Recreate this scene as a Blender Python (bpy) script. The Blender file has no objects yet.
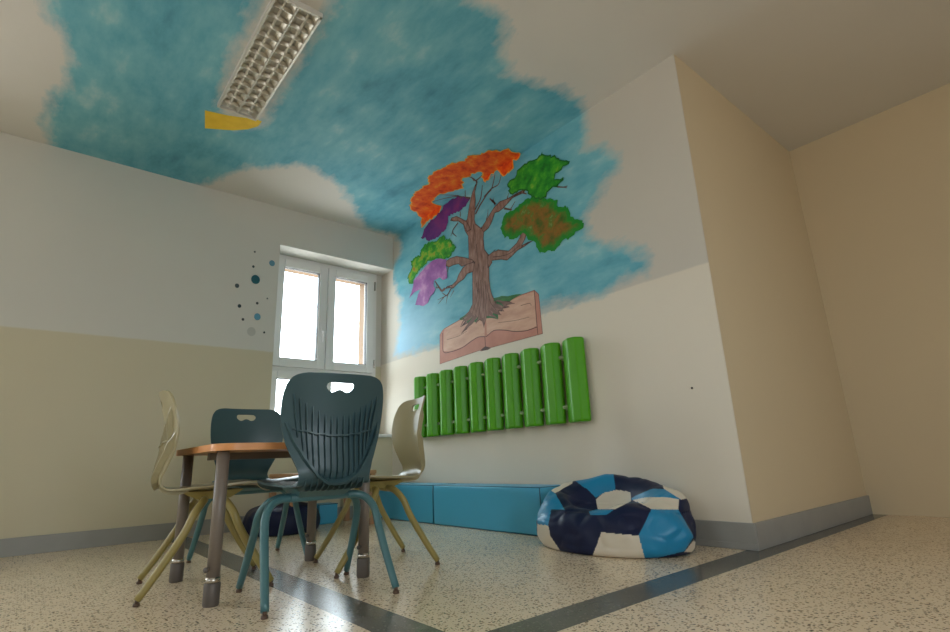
import bpy, bmesh, math, random
import numpy as np
from math import sin, cos, pi, radians as R, atan2, hypot
from mathutils import Vector as V, Matrix, noise
from mathutils.bvhtree import BVHTree
from mathutils.geometry import delaunay_2d_cdt
random.seed(7)
S = bpy.context.scene
COL = S.collection

# ---------------------------------------------------------------- camera
FPX, PITCH, ROLL, YAW = 520.85, 0.267536, -0.040268, 0.700442
CAM = V((0, 0, .48))
fw = V((sin(YAW)*cos(PITCH), cos(YAW)*cos(PITCH), sin(PITCH)))
r0 = V((cos(YAW), -sin(YAW), 0)); u0 = r0.cross(fw)
rt = r0*cos(ROLL)+u0*sin(ROLL); up = -r0*sin(ROLL)+u0*cos(ROLL)
cd = bpy.data.cameras.new('camera'); cam = bpy.data.objects.new('camera', cd); COL.objects.link(cam)
cd.sensor_width = 36; cd.lens = FPX/950*36; cd.clip_start = .02
cam.matrix_world = Matrix(((rt.x, up.x, -fw.x, CAM.x), (rt.y, up.y, -fw.y, CAM.y), (rt.z, up.z, -fw.z, CAM.z), (0, 0, 0, 1)))
S.camera = cam
def ray(p): return rt*((p[0]-475)/FPX) - up*((p[1]-316)/FPX) + fw
XW, YW, H = 2.77, 4.64, 2.885          # mural wall, window wall, ceiling height
def on_wall(p):                        # photo point -> (y, s) on the mural wall unfolded into the ceiling
    d = ray(p); tw = XW/d.x if d.x > 1e-6 else 1e9; tc = (H-CAM.z)/d.z if d.z > 1e-6 else 1e9
    if tw <= tc: q = CAM+d*tw; return (q.y, q.z)
    q = CAM+d*tc; return (q.y, H+XW-q.x)
def fold(y, s, o):                     # unfolded -> room, o = how far off the plaster
    if s <= H: return V((XW-o, y, min(s, H-o)))
    return V((min(XW-(s-H), XW-o), y, H-o))

# ---------------------------------------------------------------- materials
def lin(c):
    c /= 255.
    return c/12.92 if c <= .04045 else ((c+.055)/1.055)**2.4
def col(r, g, b, k=1): return tuple(min(.95, lin(x)*k) for x in (r, g, b))+(1,)
class N:
    def __init__(s, name):
        s.m = bpy.data.materials.new(name); s.m.use_nodes = True
        s.t = s.m.node_tree; s.b = s.t.nodes['Principled BSDF']; s.out = s.t.nodes['Material Output']
    def n(s, typ, ins=None, **kw):
        x = s.t.nodes.new(typ)
        for k, v in kw.items(): setattr(x, k, v)
        for k, v in (ins or {}).items(): s.set(x.inputs[k], v)
        return x
    def set(s, sock, v):
        if isinstance(v, bpy.types.NodeSocket): s.t.links.new(v, sock)
        else: sock.default_value = v
    def tex(s, kind='Object', scale=(1, 1, 1), rot=(0, 0, 0)):
        c = s.n('ShaderNodeTexCoord')
        return s.n('ShaderNodeMapping', {'Vector': c.outputs[kind], 'Scale': scale, 'Rotation': rot}).outputs[0]
    def geo(s): return s.n('ShaderNodeNewGeometry').outputs['Position']
    def noise(s, vec, scale, detail=4, rough=.55): return s.n('ShaderNodeTexNoise', {'Vector': vec, 'Scale': scale, 'Detail': detail, 'Roughness': rough}).outputs['Fac']
    def ramp(s, f, stops, interp='LINEAR'):
        x = s.n('ShaderNodeValToRGB', {'Fac': f}); e = x.color_ramp.elements; x.color_ramp.interpolation = interp
        while len(e) < len(stops): e.new(.5)
        for i, (p, c) in enumerate(stops): e[i].position = p; e[i].color = c
        return x.outputs['Color']
    def mix(s, f, a, b, mode='MIX'):
        x = s.n('ShaderNodeMix', data_type='RGBA', blend_type=mode)
        s.set(x.inputs['Factor'], f); s.set(x.inputs[6], a); s.set(x.inputs[7], b)
        return x.outputs[2]
    def math(s, op, a, b=0., clamp=False):
        x = s.n('ShaderNodeMath', operation=op, use_clamp=clamp); s.set(x.inputs[0], a); s.set(x.inputs[1], b); return x.outputs[0]
    def maprange(s, v, a, b, c=0., d=1.): return s.n('ShaderNodeMapRange', {'Value': v, 'From Min': a, 'From Max': b, 'To Min': c, 'To Max': d}).outputs[0]
    def attr(s, name): return s.n('ShaderNodeAttribute', attribute_name=name).outputs['Fac']
    def bump(s, h, strength=.2, dist=.005):
        s.set(s.b.inputs['Normal'], s.n('ShaderNodeBump', {'Height': h, 'Strength': strength, 'Distance': dist}).outputs[0])
    def base(s, c, rough=.5, metal=0., spec=.5):
        s.set(s.b.inputs['Base Color'], c); s.set(s.b.inputs['Roughness'], rough); s.set(s.b.inputs['Metallic'], metal)
        s.set(s.b.inputs['Specular IOR Level'], spec); return s
W1 = (1, 1, 1, 1)
def simple(name, c, rough=.5, metal=0., var=.12, scale=6., bump=0., spec=.5, bscale=200.):
    m = N(name); t = m.tex(); f = m.noise(t, scale)
    a = tuple(x*(1-var) for x in c[:3])+(1,); b = tuple(min(1, x*(1+var)) for x in c[:3])+(1,)
    m.base(m.mix(f, a, b), rough, metal, spec)
    if bump: m.bump(m.noise(t, bscale, 2), bump, .002)
    return m.m

def wall_mat(name, upper, lower, line=1.487):
    m = N(name); p = m.geo(); c, k = wall_col(m, p, upper, lower, line)
    m.base(c, m.maprange(k, 0, 1, .55, .75), 0, .35); m.bump(m.noise(p, 60, 3), .08, .004)
    return m.m
def wall_col(m, p, upper, lower, line):
    z = m.n('ShaderNodeSeparateXYZ', {'Vector': p}).outputs['Z']
    f = m.noise(p, 1.3, 5); zz = m.math('ADD', z, m.math('MULTIPLY', m.math('SUBTRACT', m.noise(p, 9, 2), .5), .012))
    k = m.maprange(zz, line-.006, line+.006)
    c = m.mix(k, lower, upper); return m.mix(m.math('MULTIPLY', f, .16), c, (.35, .32, .27, 1)), k
UP = col(204, 198, 187); LOW = col(226, 217, 201)
M = {}
M['wall'] = wall_mat('painted_plaster', UP, LOW)
M['wall_far'] = wall_mat('painted_plaster_window_side', col(212, 211, 204), col(205, 197, 170), 1.467)
M['tan'] = wall_mat('tan_plaster', col(214, 197, 164), col(214, 197, 164), 0)
CE = col(216, 213, 206)
M['ceil'] = wall_mat('ceiling_plaster', CE, CE, 0)
M['ext'] = simple('exterior_render', col(104, 80, 56), .85)
M['base'] = simple('grey_skirting_paint', col(150, 150, 146), .45)
M['upvc'] = simple('white_window_plastic', col(225, 225, 224), .3, var=.03)
M['rubber'] = simple('black_rubber', col(35, 35, 36), .6)
M['teal'] = simple('teal_plastic', col(58, 86, 92), .38, var=.06, bump=.08, bscale=500)
M['tealf'] = simple('teal_enamel', col(74, 118, 124), .3, var=.06)
M['olive'] = simple('olive_plastic', col(162, 154, 120), .3, var=.05, bump=.06, bscale=500)
M['olivef'] = simple('olive_enamel', col(152, 138, 80), .32, var=.06)
M['glide'] = simple('brown_glide_plastic', col(92, 70, 55), .4)
M['steel'] = simple('steel', col(190, 186, 178), .25, 1.)
M['legpaint'] = simple('taupe_leg_enamel', col(122, 112, 102), .38, var=.06)
M['legcup'] = simple('grey_leg_cup_plastic', col(95, 88, 82), .5)
M['green'] = simple('green_radiator_enamel', col(80, 160, 8), .36, var=.03, scale=2.5, spec=.3)
M['pipe'] = simple('green_grey_pipe_enamel', col(150, 176, 130), .4)
M['padblue'] = simple('blue_foam_block_vinyl', col(74, 170, 208), .36, var=.05, scale=3, bump=.1, bscale=120)
M['seam'] = simple('blue_seam_piping', col(40, 105, 132), .5)
M['navy'] = simple('navy_vinyl', col(18, 28, 62), .45, var=.1, bump=.1, bscale=90, spec=.3)
M['turq'] = simple('turquoise_vinyl', col(24, 132, 178), .42, var=.08, bump=.1, bscale=90)
M['cream'] = simple('cream_vinyl', col(218, 208, 190), .45, var=.05, bump=.1, bscale=90)
M['lightw'] = simple('white_luminaire_enamel', col(205, 203, 196), .4, var=.03)
M['mirror'] = simple('satin_aluminium_louvre', col(214, 210, 198), .38, .75, var=.04)
M['tube'] = simple('unlit_fluorescent_glass', col(215, 212, 200), .2)
m = N('glass_pane'); tr = m.n('ShaderNodeBsdfTransparent', {'Color': (.96, .98, .97, 1)}); gl = m.n('ShaderNodeBsdfGlossy', {'Roughness': .02})
fr = m.n('ShaderNodeFresnel', {'IOR': m.maprange(m.n('ShaderNodeNewGeometry').outputs['Backfacing'], 0, 1, 1.45, 1/1.45)}); mx = m.n('ShaderNodeMixShader', {0: fr.outputs[0], 1: tr.outputs[0], 2: gl.outputs[0]})
m.t.links.new(mx.outputs[0], m.out.inputs[0]); M['glass'] = m.m
def wood(name, a, b, sc=(1, 14, 14)):
    m = N(name); t = m.tex(scale=sc); f = m.noise(t, 3, 6, .6)
    m.base(m.mix(f, a, b), .35); m.bump(f, .05, .002); return m.m
M['beech'] = wood('orange_beech_edge', col(214, 142, 82), col(236, 170, 110))
M['tabletop'] = wood('beech_laminate', col(205, 150, 100), col(226, 178, 128))
M['pine'] = wood('brown_pine', col(160, 118, 82), col(190, 146, 108), (14, 14, 1))
# floor: terrazzo with two dark border bands
m = N('terrazzo'); p = m.geo(); sx = m.n('ShaderNodeSeparateXYZ', {'Vector': p})
v1 = m.n('ShaderNodeTexVoronoi', {'Vector': p, 'Scale': 88., 'Randomness': 1.}); v2 = m.n('ShaderNodeTexVoronoi', {'Vector': p, 'Scale': 160.})
s1 = m.n('ShaderNodeSeparateColor', {'Color': v1.outputs['Color']}); s2 = m.n('ShaderNodeSeparateColor', {'Color': v2.outputs['Color']})
def chips(sep, vor, thr, rad):
    a = m.math('GREATER_THAN', sep.outputs[0], thr); b = m.math('LESS_THAN', vor.outputs['Distance'], rad); return m.math('MULTIPLY', a, b)
big = m.noise(p, 2.2, 4)
cbase = m.mix(big, col(222, 202, 172), col(238, 219, 191))
cbase = m.mix(m.math('MULTIPLY', chips(s2, v2, .55, .42), .55), cbase, col(232, 222, 204))
cbase = m.mix(m.math('MULTIPLY', chips(s1, v1, .66, .40), .92), cbase, m.ramp(s1.outputs[1], [(0, col(44, 38, 34)), (.5, col(92, 70, 54)), (1, col(150, 122, 92))]))
cbase = m.mix(m.math('MULTIPLY', chips(s2, v2, .80, .45), .85), cbase, m.ramp(s2.outputs[1], [(0, col(70, 56, 48)), (1, col(125, 98, 75))]))
cdark = m.mix(m.noise(p, 3, 4), col(86, 85, 80), col(106, 105, 98))
cdark = m.mix(m.math('MULTIPLY', chips(s2, v2, .72, .4), .35), cdark, col(60, 60, 58))
cdark = m.mix(m.math('MULTIPLY', chips(s1, v1, .8, .36), .3), cdark, col(165, 160, 150))
def band(c, a, b):
    return m.math('MULTIPLY', m.math('GREATER_THAN', c, a), m.math('LESS_THAN', c, b))
X, Y = sx.outputs['X'], sx.outputs['Y']
bx_ = m.math('MULTIPLY', band(X, .85, 1.0), m.math('GREATER_THAN', Y, 1.142)); by_ = m.math('MULTIPLY', band(Y, 1.142, 1.29), m.math('GREATER_THAN', X, .85))
cfl = m.mix(m.math('MAXIMUM', bx_, by_), cbase, cdark)
m.base(cfl, m.maprange(m.noise(p, 2, 2), .3, .7, .20, .25), 0, .5); M['floor'] = m.m

# ---------------------------------------------------------------- helpers
def link(o, parent=None):
    COL.objects.link(o)
    if parent is not None: o.parent = parent
    return o
def mesh(name, verts, faces, mat, parent=None, smooth=False, idx=None):
    me = bpy.data.meshes.new(name); me.from_pydata([tuple(v) for v in verts], [], faces)
    for k in (mat if isinstance(mat, list) else [mat]): me.materials.append(k)
    if smooth: me.polygons.foreach_set('use_smooth', [True]*len(me.polygons))
    if idx is not None: me.polygons.foreach_set('material_index', idx)
    me.update()
    return link(bpy.data.objects.new(name, me), parent)
def from_bm(name, bm, mat, parent=None, smooth=False):
    me = bpy.data.meshes.new(name); bmesh.ops.recalc_face_normals(bm, faces=bm.faces[:]); bm.to_mesh(me); bm.free()
    for k in (mat if isinstance(mat, list) else [mat]): me.materials.append(k)
    if smooth: me.polygons.foreach_set('use_smooth', [True]*len(me.polygons))
    return link(bpy.data.objects.new(name, me), parent)
def box(bm, a, b, bev=0., seg=2):
    r = bmesh.ops.create_cube(bm, size=1); vs = r['verts']
    for v in vs: v.co = V([(a[i]+b[i])/2+v.co[i]*(b[i]-a[i]) for i in range(3)])
    if bev:
        es = list({e for v in vs for e in v.link_edges})
        bmesh.ops.bevel(bm, geom=es, offset=bev, segments=seg, affect='EDGES', profile=.5)
def boxes(name, lst, mat, parent=None, bev=0., seg=2, smooth=False):
    bm = bmesh.new()
    for a, b in lst: box(bm, a, b, bev, seg)
    return from_bm(name, bm, mat, parent, smooth)
def tube(bm, pts, rad, n=14, cap=True):
    pts = [V(p) for p in pts]; rad = rad if isinstance(rad, (list, tuple)) else [rad]*len(pts)
    rings = []; ref = None
    for i, p in enumerate(pts):
        t = (pts[min(i+1, len(pts)-1)]-pts[max(i-1, 0)]).normalized()
        if ref is None: ref = V((0, 0, 1)) if abs(t.z) < .9 else V((1, 0, 0))
        a = (ref-t*ref.dot(t)).normalized(); ref = a; b = t.cross(a)
        rings.append([bm.verts.new(p+(a*cos(2*pi*k/n)+b*sin(2*pi*k/n))*rad[i]) for k in range(n)])
    for A, B in zip(rings, rings[1:]):
        for k in range(n): bm.faces.new((A[k], A[(k+1) % n], B[(k+1) % n], B[k]))
    if cap: bm.faces.new(rings[0][::-1]); bm.faces.new(rings[-1])
def tubes(name, lst, mat, parent=None, n=14):
    bm = bmesh.new()
    for pts, r in lst: tube(bm, pts, r, n)
    o = from_bm(name, bm, mat, parent, True); return o
def auto(o, ang=40):
    me = o.data; me.set_sharp_from_angle(angle=R(ang)); return o
def thing(name, label, cat, loc=(0, 0, 0), rz=0., group=None):
    o = bpy.data.objects.new(name, None); o.location = loc; o.rotation_euler = (0, 0, rz); o.empty_display_size = .1
    COL.objects.link(o); return tag(o, label, cat, group)
def tag(o, label, cat, group=None):
    o['label'] = label; o['category'] = cat
    if group: o['group'] = group
    return o
def struct(o): o['kind'] = 'structure'; return o
def spline(pts, n=8):
    P = [V(p) for p in pts]; P = [P[0]*2-P[1]]+P+[P[-1]*2-P[-2]]; out = []
    for i in range(1, len(P)-2):
        for k in range(n):
            t = k/n; a, b, c, d = P[i-1:i+3]
            out.append(.5*((2*b)+(c-a)*t+(2*a-5*b+4*c-d)*t*t+(3*b-3*c+d-a)*t**3))
    out.append(P[-2]); return out
def inside(p, poly):
    x, y = p; c = False; j = len(poly)-1
    for i in range(len(poly)):
        xi, yi = poly[i]; xj, yj = poly[j]
        if (yi > y) != (yj > y) and x < (xj-xi)*(y-yi)/(yj-yi)+xi: c = not c
        j = i
    return c
def np_inside(P, poly):
    c = np.zeros(len(P), bool); q = np.array(poly); j = len(q)-1
    for i in range(len(q)):
        xi, yi = q[i]; xj, yj = q[j]
        if yi != yj:
            k = ((yi > P[:, 1]) != (yj > P[:, 1])) & (P[:, 0] < (xj-xi)*(P[:, 1]-yi)/(yj-yi)+xi); c ^= k
        j = i
    return c
def np_dist(P, poly, closed=True):
    d = np.full(len(P), 1e9); q = np.array(poly)
    for i in range(len(q) if closed else len(q)-1):
        a = q[i]; b = q[(i+1) % len(q)]; ab = b-a; L = ab@ab+1e-12
        t = np.clip(((P-a)@ab)/L, 0, 1); d = np.minimum(d, np.hypot(*(P-a-t[:, None]*ab).T))
    return d
def densify(poly, step, jit=0., closed=True):
    out = []
    for i in range(len(poly) if closed else len(poly)-1):
        a = V(poly[i]); b = V(poly[(i+1) % len(poly)]); n = max(1, int((b-a).length/step))
        for k in range(n):
            p = a.lerp(b, k/n)
            if jit: p = p+V((random.uniform(-jit, jit), random.uniform(-jit, jit)))
            out.append((p.x, p.y))
    return out
def fill(poly, step, hole=None, extra=None):
    """triangulate a 2-D outline (with an optional hole), returns points, triangles"""
    pts = [V(p) for p in poly]; n = len(pts); edges = [(i, (i+1) % n) for i in range(n)]
    if hole:
        k = len(pts); pts += [V(p) for p in hole]; edges += [(k+i, k+(i+1) % len(hole)) for i in range(len(hole))]
    A = np.array(poly); x0, y0 = A.min(0); x1, y1 = A.max(0)
    g = np.array([(x, y+(step*.5 if i % 2 else 0)) for i, x in enumerate(np.arange(x0+step/2, x1, step)) for y in np.arange(y0+step/2, y1, step)])
    if extra: g = np.vstack([g, extra]) if len(g) else np.array(extra)
    if len(g):
        k = np_inside(g, poly) & (np_dist(g, poly) > step*.4)
        if hole: k &= ~np_inside(g, hole) & (np_dist(g, hole) > step*.4)
        pts += [V(p) for p in g[k]]
    r = delaunay_2d_cdt(pts, edges, [], 0, 1e-6)
    P = [tuple(p) for p in r[0]]; C = np.array([np.mean([P[i] for i in f], axis=0) for f in r[2]])
    ok = np_inside(C, poly)
    if hole: ok &= ~np_inside(C, hole)
    return P, [f for f, k in zip(r[2], ok) if k]

# ---------------------------------------------------------------- setting
struct(boxes('floor', [((-3.4, -3.2, -.1), (4.8, 5.1, 0))], M['floor']))
struct(boxes('ceiling', [((-3.4, -3.2, H), (4.8, 5.3, H+.15))], M['ceil']))
struct(boxes('wall_right', [((XW, 1.247, 0), (XW+.3, 5.06, H))], M['wall']))
struct(boxes('wall_side', [((XW+.003, 1.244, 0), (4.7, 1.246, H)), ((XW+.3, 1.246, 0), (4.7, 1.5, H))], M['tan']))
struct(boxes('wall_corridor', [((4.6, -3.1, 0), (4.75, 1.5, H))], M['tan']))
# window wall: niche x 1.54..2.77 behind YW, a second niche further left
LZ = 2.50; SZ = .72
def opening(a0, a1): return [((a0, YW, LZ), (a1, YW+.42, H)), ((a0, YW, 0), (a1, YW+.42, SZ))]
struct(boxes('wall_back', [((-3.3, YW, 0), (-2.7, YW+.42, H)), ((-1.4, YW, 0), (1.545, YW+.42, H))]+opening(1.545, XW)+[((2.70, 4.885, SZ), (XW, 5.06, LZ))]+opening(-2.7, -1.4), M['wall_far']))
struct(boxes('wall_left', [((-3.4, -3.1, 0), (-3.2, .9, H)), ((-3.4, 1.35, 0), (-3.2, 4.7, H)),
    ((-3.4, .9, 2.4), (-3.2, 1.35, H)), ((-3.4, .9, 0), (-3.2, 1.35, .9))], M['wall']))  # narrow unseen opening added to let in fill daylight
struct(boxes('wall_front', [((-3.3, -3.2, 0), (-.4, -3.0, H)), ((1.2, -3.2, 0), (4.7, -3.0, H)), ((-.4, -3.2, 2.4), (1.2, -3.0, H)), ((-.4, -3.2, 0), (1.2, -3.0, .9))], M['wall']))  # unseen opening added behind the camera to light the chair backs
struct(boxes('baseboard_right', [((XW-.014, 1.232, 0), (XW, YW, .125)), ((XW-.018, 1.23, 0), (XW, YW, .03))], M['base'], bev=.003))
struct(boxes('baseboard_back', [((-1.4, YW-.014, 0), (XW-.014, YW, .11))], M['base'], bev=.003))
struct(boxes('baseboard_side', [((XW, 1.23, 0), (4.6, 1.244, .125))], M['base'], bev=.003))
# window
yf0, yf1 = 4.87, 4.94
win = bpy.data.objects.new('window_1', None); win.location = (2.12, yf0, SZ); link(win); struct(win)
def wl(lst): return [((a[0]-2.12, a[1]-yf0, a[2]-SZ), (b[0]-2.12, b[1]-yf0, b[2]-SZ)) for a, b in lst]
def frame(x0, x1, z0, z1, w, ya, yb): return [((x0, ya, z0), (x0+w, yb, z1)), ((x1-w, ya, z0), (x1, yb, z1)), ((x0+w, ya, z0), (x1-w, yb, z0+w)), ((x0+w, ya, z1-w), (x1-w, yb, z1))]
fx0, fx1 = 1.545, 2.70
boxes('window_frame', wl(frame(fx0, fx1, SZ, LZ, .065, yf0, yf1)+[((fx0+.065, yf0, 1.325), (fx1-.065, yf1, 1.385)), ((2.105, yf0-.003, SZ+.064), (2.145, yf1+.003, LZ-.064))]), M['upvc'], win, .004)
for x0, x1, z0, z1, w in ((1.592, 2.122, 1.387, 2.459, .082), (2.128, 2.658, 1.387, 2.459, .082), (1.592, 2.122, SZ+.05, 1.345, .07), (2.128, 2.658, SZ+.05, 1.345, .07)):
    s = boxes('sash', wl(frame(x0, x1, z0, z1, w, yf0-.022, yf1-.02)), M['upvc'], win, .006)
    boxes('gasket', wl(frame(x0+w-.002, x1-w+.002, z0+w-.002, z1-w+.002, .007, yf0-.012, yf0+.03)), M['rubber'], s)
    boxes('pane', wl([((x0+w, yf0+.012, z0+w), (x1-w, yf0+.018, z1-w))]), M['glass'], s)
boxes('window_handle', wl([((2.070, yf0-.032, 1.71), (2.094, yf0-.022, 1.81)), ((2.073, yf0-.062, 1.745), (2.091, yf0-.032, 1.765)), ((2.073, yf0-.072, 1.65), (2.091, yf0-.056, 1.767))]), M['upvc'], win, .004)
boxes('hinge', wl([((2.660, yf0-.03, 2.30), (2.674, yf0-.0, 2.40)), ((2.660, yf0-.03, 1.44), (2.674, yf0, 1.53))]), M['steel'], win, .003)
struct(boxes('window_sill', [((1.5, YW-.05, SZ-.0), (XW-.002, 4.90, SZ+.03))], M['upvc'], bev=.006)).name = 'trim_1'
struct(boxes('trim_2', [((1.3, 5.06, 0), (1.60, 5.17, 3.0)), ((2.645, 5.06, 0), (3.2, 5.17, 3.0)), ((1.60, 5.06, 2.442), (2.645, 5.17, 3.0)), ((1.60, 5.06, 0), (2.645, 5.17, SZ+.03)), ((2.645, yf1, SZ), (XW, 5.06, LZ)), ((1.60, yf1, 2.442), (2.645, 5.06, LZ))], M['ext']))

# ---------------------------------------------------------------- mural
def attrs(o, vals, flat):
    a = o.data.attributes.new('edge', 'FLOAT', 'POINT'); a.data.foreach_set('value', np.asarray(vals, np.float32))
    uv = o.data.uv_layers.new(name='UVMap'); li = np.empty(len(o.data.loops), np.int32); o.data.loops.foreach_get('vertex_index', li)
    uv.data.foreach_set('uv', np.asarray(flat, np.float32)[li].ravel())
MY, MZ = 3.4, 1.33
mural = thing('mural', 'mural of a tree growing from an open book under a brushed blue sky', 'mural', (XW, MY, MZ))
def paint(name, poly_px, mat, off, parent, step=.02, jit=0., hole_px=None, dens=.02, flat_poly=None, crease=True):
    poly = flat_poly or [on_wall(p) for p in poly_px]; poly = densify(poly, dens, jit)
    hole = densify([on_wall(p) for p in hole_px], .05, 0) if hole_px else None
    ys = [p[0] for p in poly]; ss = [p[1] for p in poly]
    ex = [(y, H) for y in np.arange(min(ys), max(ys), step)] if crease and max(ss) > H else None
    P, F = fill(poly, step, hole, ex)
    A = np.array(P); d = np_dist(A, poly)
    if hole: d = np.minimum(d, np_dist(A, hole))
    pw = parent.matrix_world.translation if parent.parent is None else V((0, 0, 0))
    base = V((XW, MY, MZ))
    o = mesh(name, [fold(y, s, off)-base for y, s in P], F, mat, parent)
    attrs(o, d, P); return o
def paint_mat(name, stops, edge_c=None, edge_w=.008, scale=9., detail=5, rough=.6, alpha=None, stretch=(1, 1, 1), rot=0.):
    m = N(name); t = m.tex('UV', stretch, (0, 0, rot)); f = m.maprange(m.noise(t, scale, detail, .6), .3, .7); c = m.ramp(f, stops)
    if edge_c: 
        e = m.attr('edge'); k = m.maprange(m.math('ADD', e, m.math('MULTIPLY', m.math('SUBTRACT', m.noise(t, 30, 3), .5), edge_w)), edge_w, edge_w*.3)
        c = m.mix(k, c, edge_c)
    m.base(c, rough, 0, .35)
    if alpha:
        e = m.attr('edge'); a = m.maprange(m.math('ADD', e, m.math('MULTIPLY', m.math('SUBTRACT', m.noise(m.tex('UV', alpha[1], (0, 0, alpha[2])), alpha[3], 5, .65), .56), alpha[0]*2.6)), 0., alpha[0]*.55)
        m.set(m.b.inputs['Alpha'], a)
    return m
def zp(ox, oy, s, *p): return [(ox+a/s, oy+b/s) for a, b in p]
A_ = lambda *p: zp(400, 140, 9.5, *p)
B_ = lambda *p: zp(490, 140, 8.636, *p)
C_ = lambda *p: zp(490, 190, 8.636, *p)
D_ = lambda *p: zp(400, 190, 9.5, *p)
E_ = lambda *p: zp(400, 240, 9.5, *p)
F_ = lambda *p: zp(430, 280, 7.025, *p)
# sky
sky = [(474, -40), (474.7, 0)]+zp(470, 0, 3.16, (60, 20), (110, 50), (115, 90), (110, 180), (125, 200), (120, 230), (165, 235), (200, 255), (260, 265), (330, 300), (365, 320), (375, 350), (365, 390), (375, 450), (430, 465), (475, 490), (470, 540), (435, 580), (410, 620))
sky += [(590, 214), (588, 226), (593, 236), (604, 242), (623, 243), (640, 248), (650, 260), (647, 273), (623, 286.5), (591.5, 299), (560, 307), (542, 310), (520, 322), (470, 338), (438, 348), (401.6, 356), (393.7, 356), (396, 340), (399, 325), (398, 310), (401, 300), (396, 290), (392, 280), (392.5, 268), (398, 255), (401, 247), (396, 238), (383, 233), (368.5, 229), (360, 219), (348.6, 203), (344, 195), (339, 185.6), (329.6, 179.7), (317.7, 173.7), (313, 168), (296, 165.4), (282, 166.6), (263, 169), (256, 166.6), (237, 171.4), (210, 184), (170, 190), (130, 178), (100, 190), (60, 175), (40, 120), (70, 60), (40, 0), (50, -40)]
hole = [(270, -25), (259, 8), (245, 40), (234, 62), (226, 82), (224, 112), (234, 126), (258, 126), (266, 112), (294, 65), (316, 25), (328, 0), (332, -25)]
m = N('brushed_sky_blue_paint'); t = m.tex('UV', (1.0, 2.3, 1), (0, 0, R(-6))); t2 = m.tex('UV')
f = m.math('ADD', m.math('MULTIPLY', m.noise(t, 3.2, 5, .62), .5), m.math('MULTIPLY', m.noise(t2, 1.7, 4, .5), .5))
c = m.ramp(f, [(.32, col(72, 141, 162)), (.45, col(97, 169, 188)), (.57, col(122, 186, 198)), (.72, col(178, 210, 210))])
sz = m.n('ShaderNodeSeparateXYZ', {'Vector': t2})
k = m.math('MULTIPLY', m.maprange(sz.outputs['X'], 3.55, 4.35), m.maprange(sz.outputs['Y'], 2.25, 1.75)); c = m.mix(m.math('MULTIPLY', k, .75), c, col(176, 216, 240))  # paler towards the window corner: window light painted into the sky blue
e = m.attr('edge'); nz = m.math('SUBTRACT', m.noise(m.tex('UV', (1, 1.9, 1), (0, 0, R(-6))), 5, 5, .65), .5)
c = m.mix(m.maprange(m.math('ADD', e, m.math('MULTIPLY', nz, .24)), -.035, .075), m.mix(m.math('GREATER_THAN', m.n('ShaderNodeSeparateXYZ', {'Vector': m.geo()}).outputs['Z'], H-.004), wall_col(m, m.geo(), UP, LOW, 1.487)[0], wall_col(m, m.geo(), CE, CE, 0)[0]), c)
m.base(c, .7, 0, .4); M['sky'] = m.m
SKY, HOL = [on_wall(q) for q in sky], [on_wall(q) for q in hole]; st = .025
gy = np.arange(1.25, 4.639, st); gy = np.append(gy, 4.639); gs = np.append(np.arange(H-64*st, H+1e-6, st), np.arange(H+st, H+3.6, st))
GY, GS = np.meshgrid(gy, gs, indexing='ij'); GP = np.stack([GY.ravel(), GS.ravel()], 1)
sd = np_dist(GP, SKY)*np.where(np_inside(GP, SKY), 1, -1); sd = np.minimum(sd, np_dist(GP, HOL)*np.where(np_inside(GP, HOL), -1, 1))
ok = sd > -.17; new = np.cumsum(ok)-1; ns = len(gs)
qf = [(new[a], new[a+ns], new[a+ns+1], new[a+1]) for i in range(len(gy)-1) for a in range(i*ns, i*ns+ns-1) if ok[a] and ok[a+1] and ok[a+ns] and ok[a+ns+1]]
sk = mesh('painted_sky', [fold(y, q, .0015)-V((XW, MY, MZ)) for y, q in GP[ok]], [tuple(int(i) for i in f) for f in qf], M['sky'], mural)
attrs(sk, sd[ok], GP[ok])
sk['label'] = 'brushed blue painted sky running up onto the ceiling'
mS = paint_mat('yellow_paint', [(.0, col(226, 184, 40)), (1, col(244, 206, 60))], None)
paint('painted_sun', [(205, 110), (228, 115), (256, 119), (262, 121), (258, 126), (248, 129), (232, 130), (205, 128)], mS.m, .003, mural, step=.02)['label'] = 'yellow painted patch at the end of the ceiling light'
# tree
tree = bpy.data.objects.new('painted_tree', None); link(tree, mural)
mt = paint_mat('bark_brown_paint', [(0, col(114, 82, 72)), (.45, col(142, 108, 96)), (1, col(168, 136, 124))], col(84, 60, 54), .010, 7, 6, stretch=(4.5, 1.2, 1))
trunk = F_((300, -20), (300, 170), (270, 230), (215, 275), (240, 278), (252, 285), (218, 332), (265, 305), (272, 312), (223, 378), (262, 345), (292, 310), (322, 288), (328, 302), (350, 282), (372, 292), (382, 332), (392, 290), (402, 258), (440, 268), (472, 272), (455, 240), (502, 245), (484, 218), (512, 222), (508, 203), (560, 192), (530, 178), (596, 166), (560, 150), (530, 148), (490, 152), (452, 132), (437, 100), (427, 60), (419, 0))+E_((850, 260), (838, 130), (805, 90), (798, 0))+D_((796, 470), (800, 400), (790, 350), (770, 360), (720, 320), (710, 280), (715, 200), (722, 100), (715, 20))+A_((728, 380), (712, 375), (692, 490))+D_((672, 90), (655, 180), (640, 280), (615, 300), (605, 335), (620, 390), (650, 440), (655, 600))+E_((655, 180), (672, 240), (690, 300), (692, 560))
RIGHT = E_((835, 270), (838, 135), (852, 140), (900, 95), (950, 88))+C_((20, 538), (60, 515), (110, 520), (165, 525), (190, 500), (230, 460), (260, 410), (272, 368), (302, 362), (325, 372), (304, 430), (280, 476), (330, 450), (386, 434), (340, 462), (300, 490), (240, 525), (195, 572), (150, 610), (100, 602), (20, 612))+E_((880, 216), (850, 262))
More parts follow.
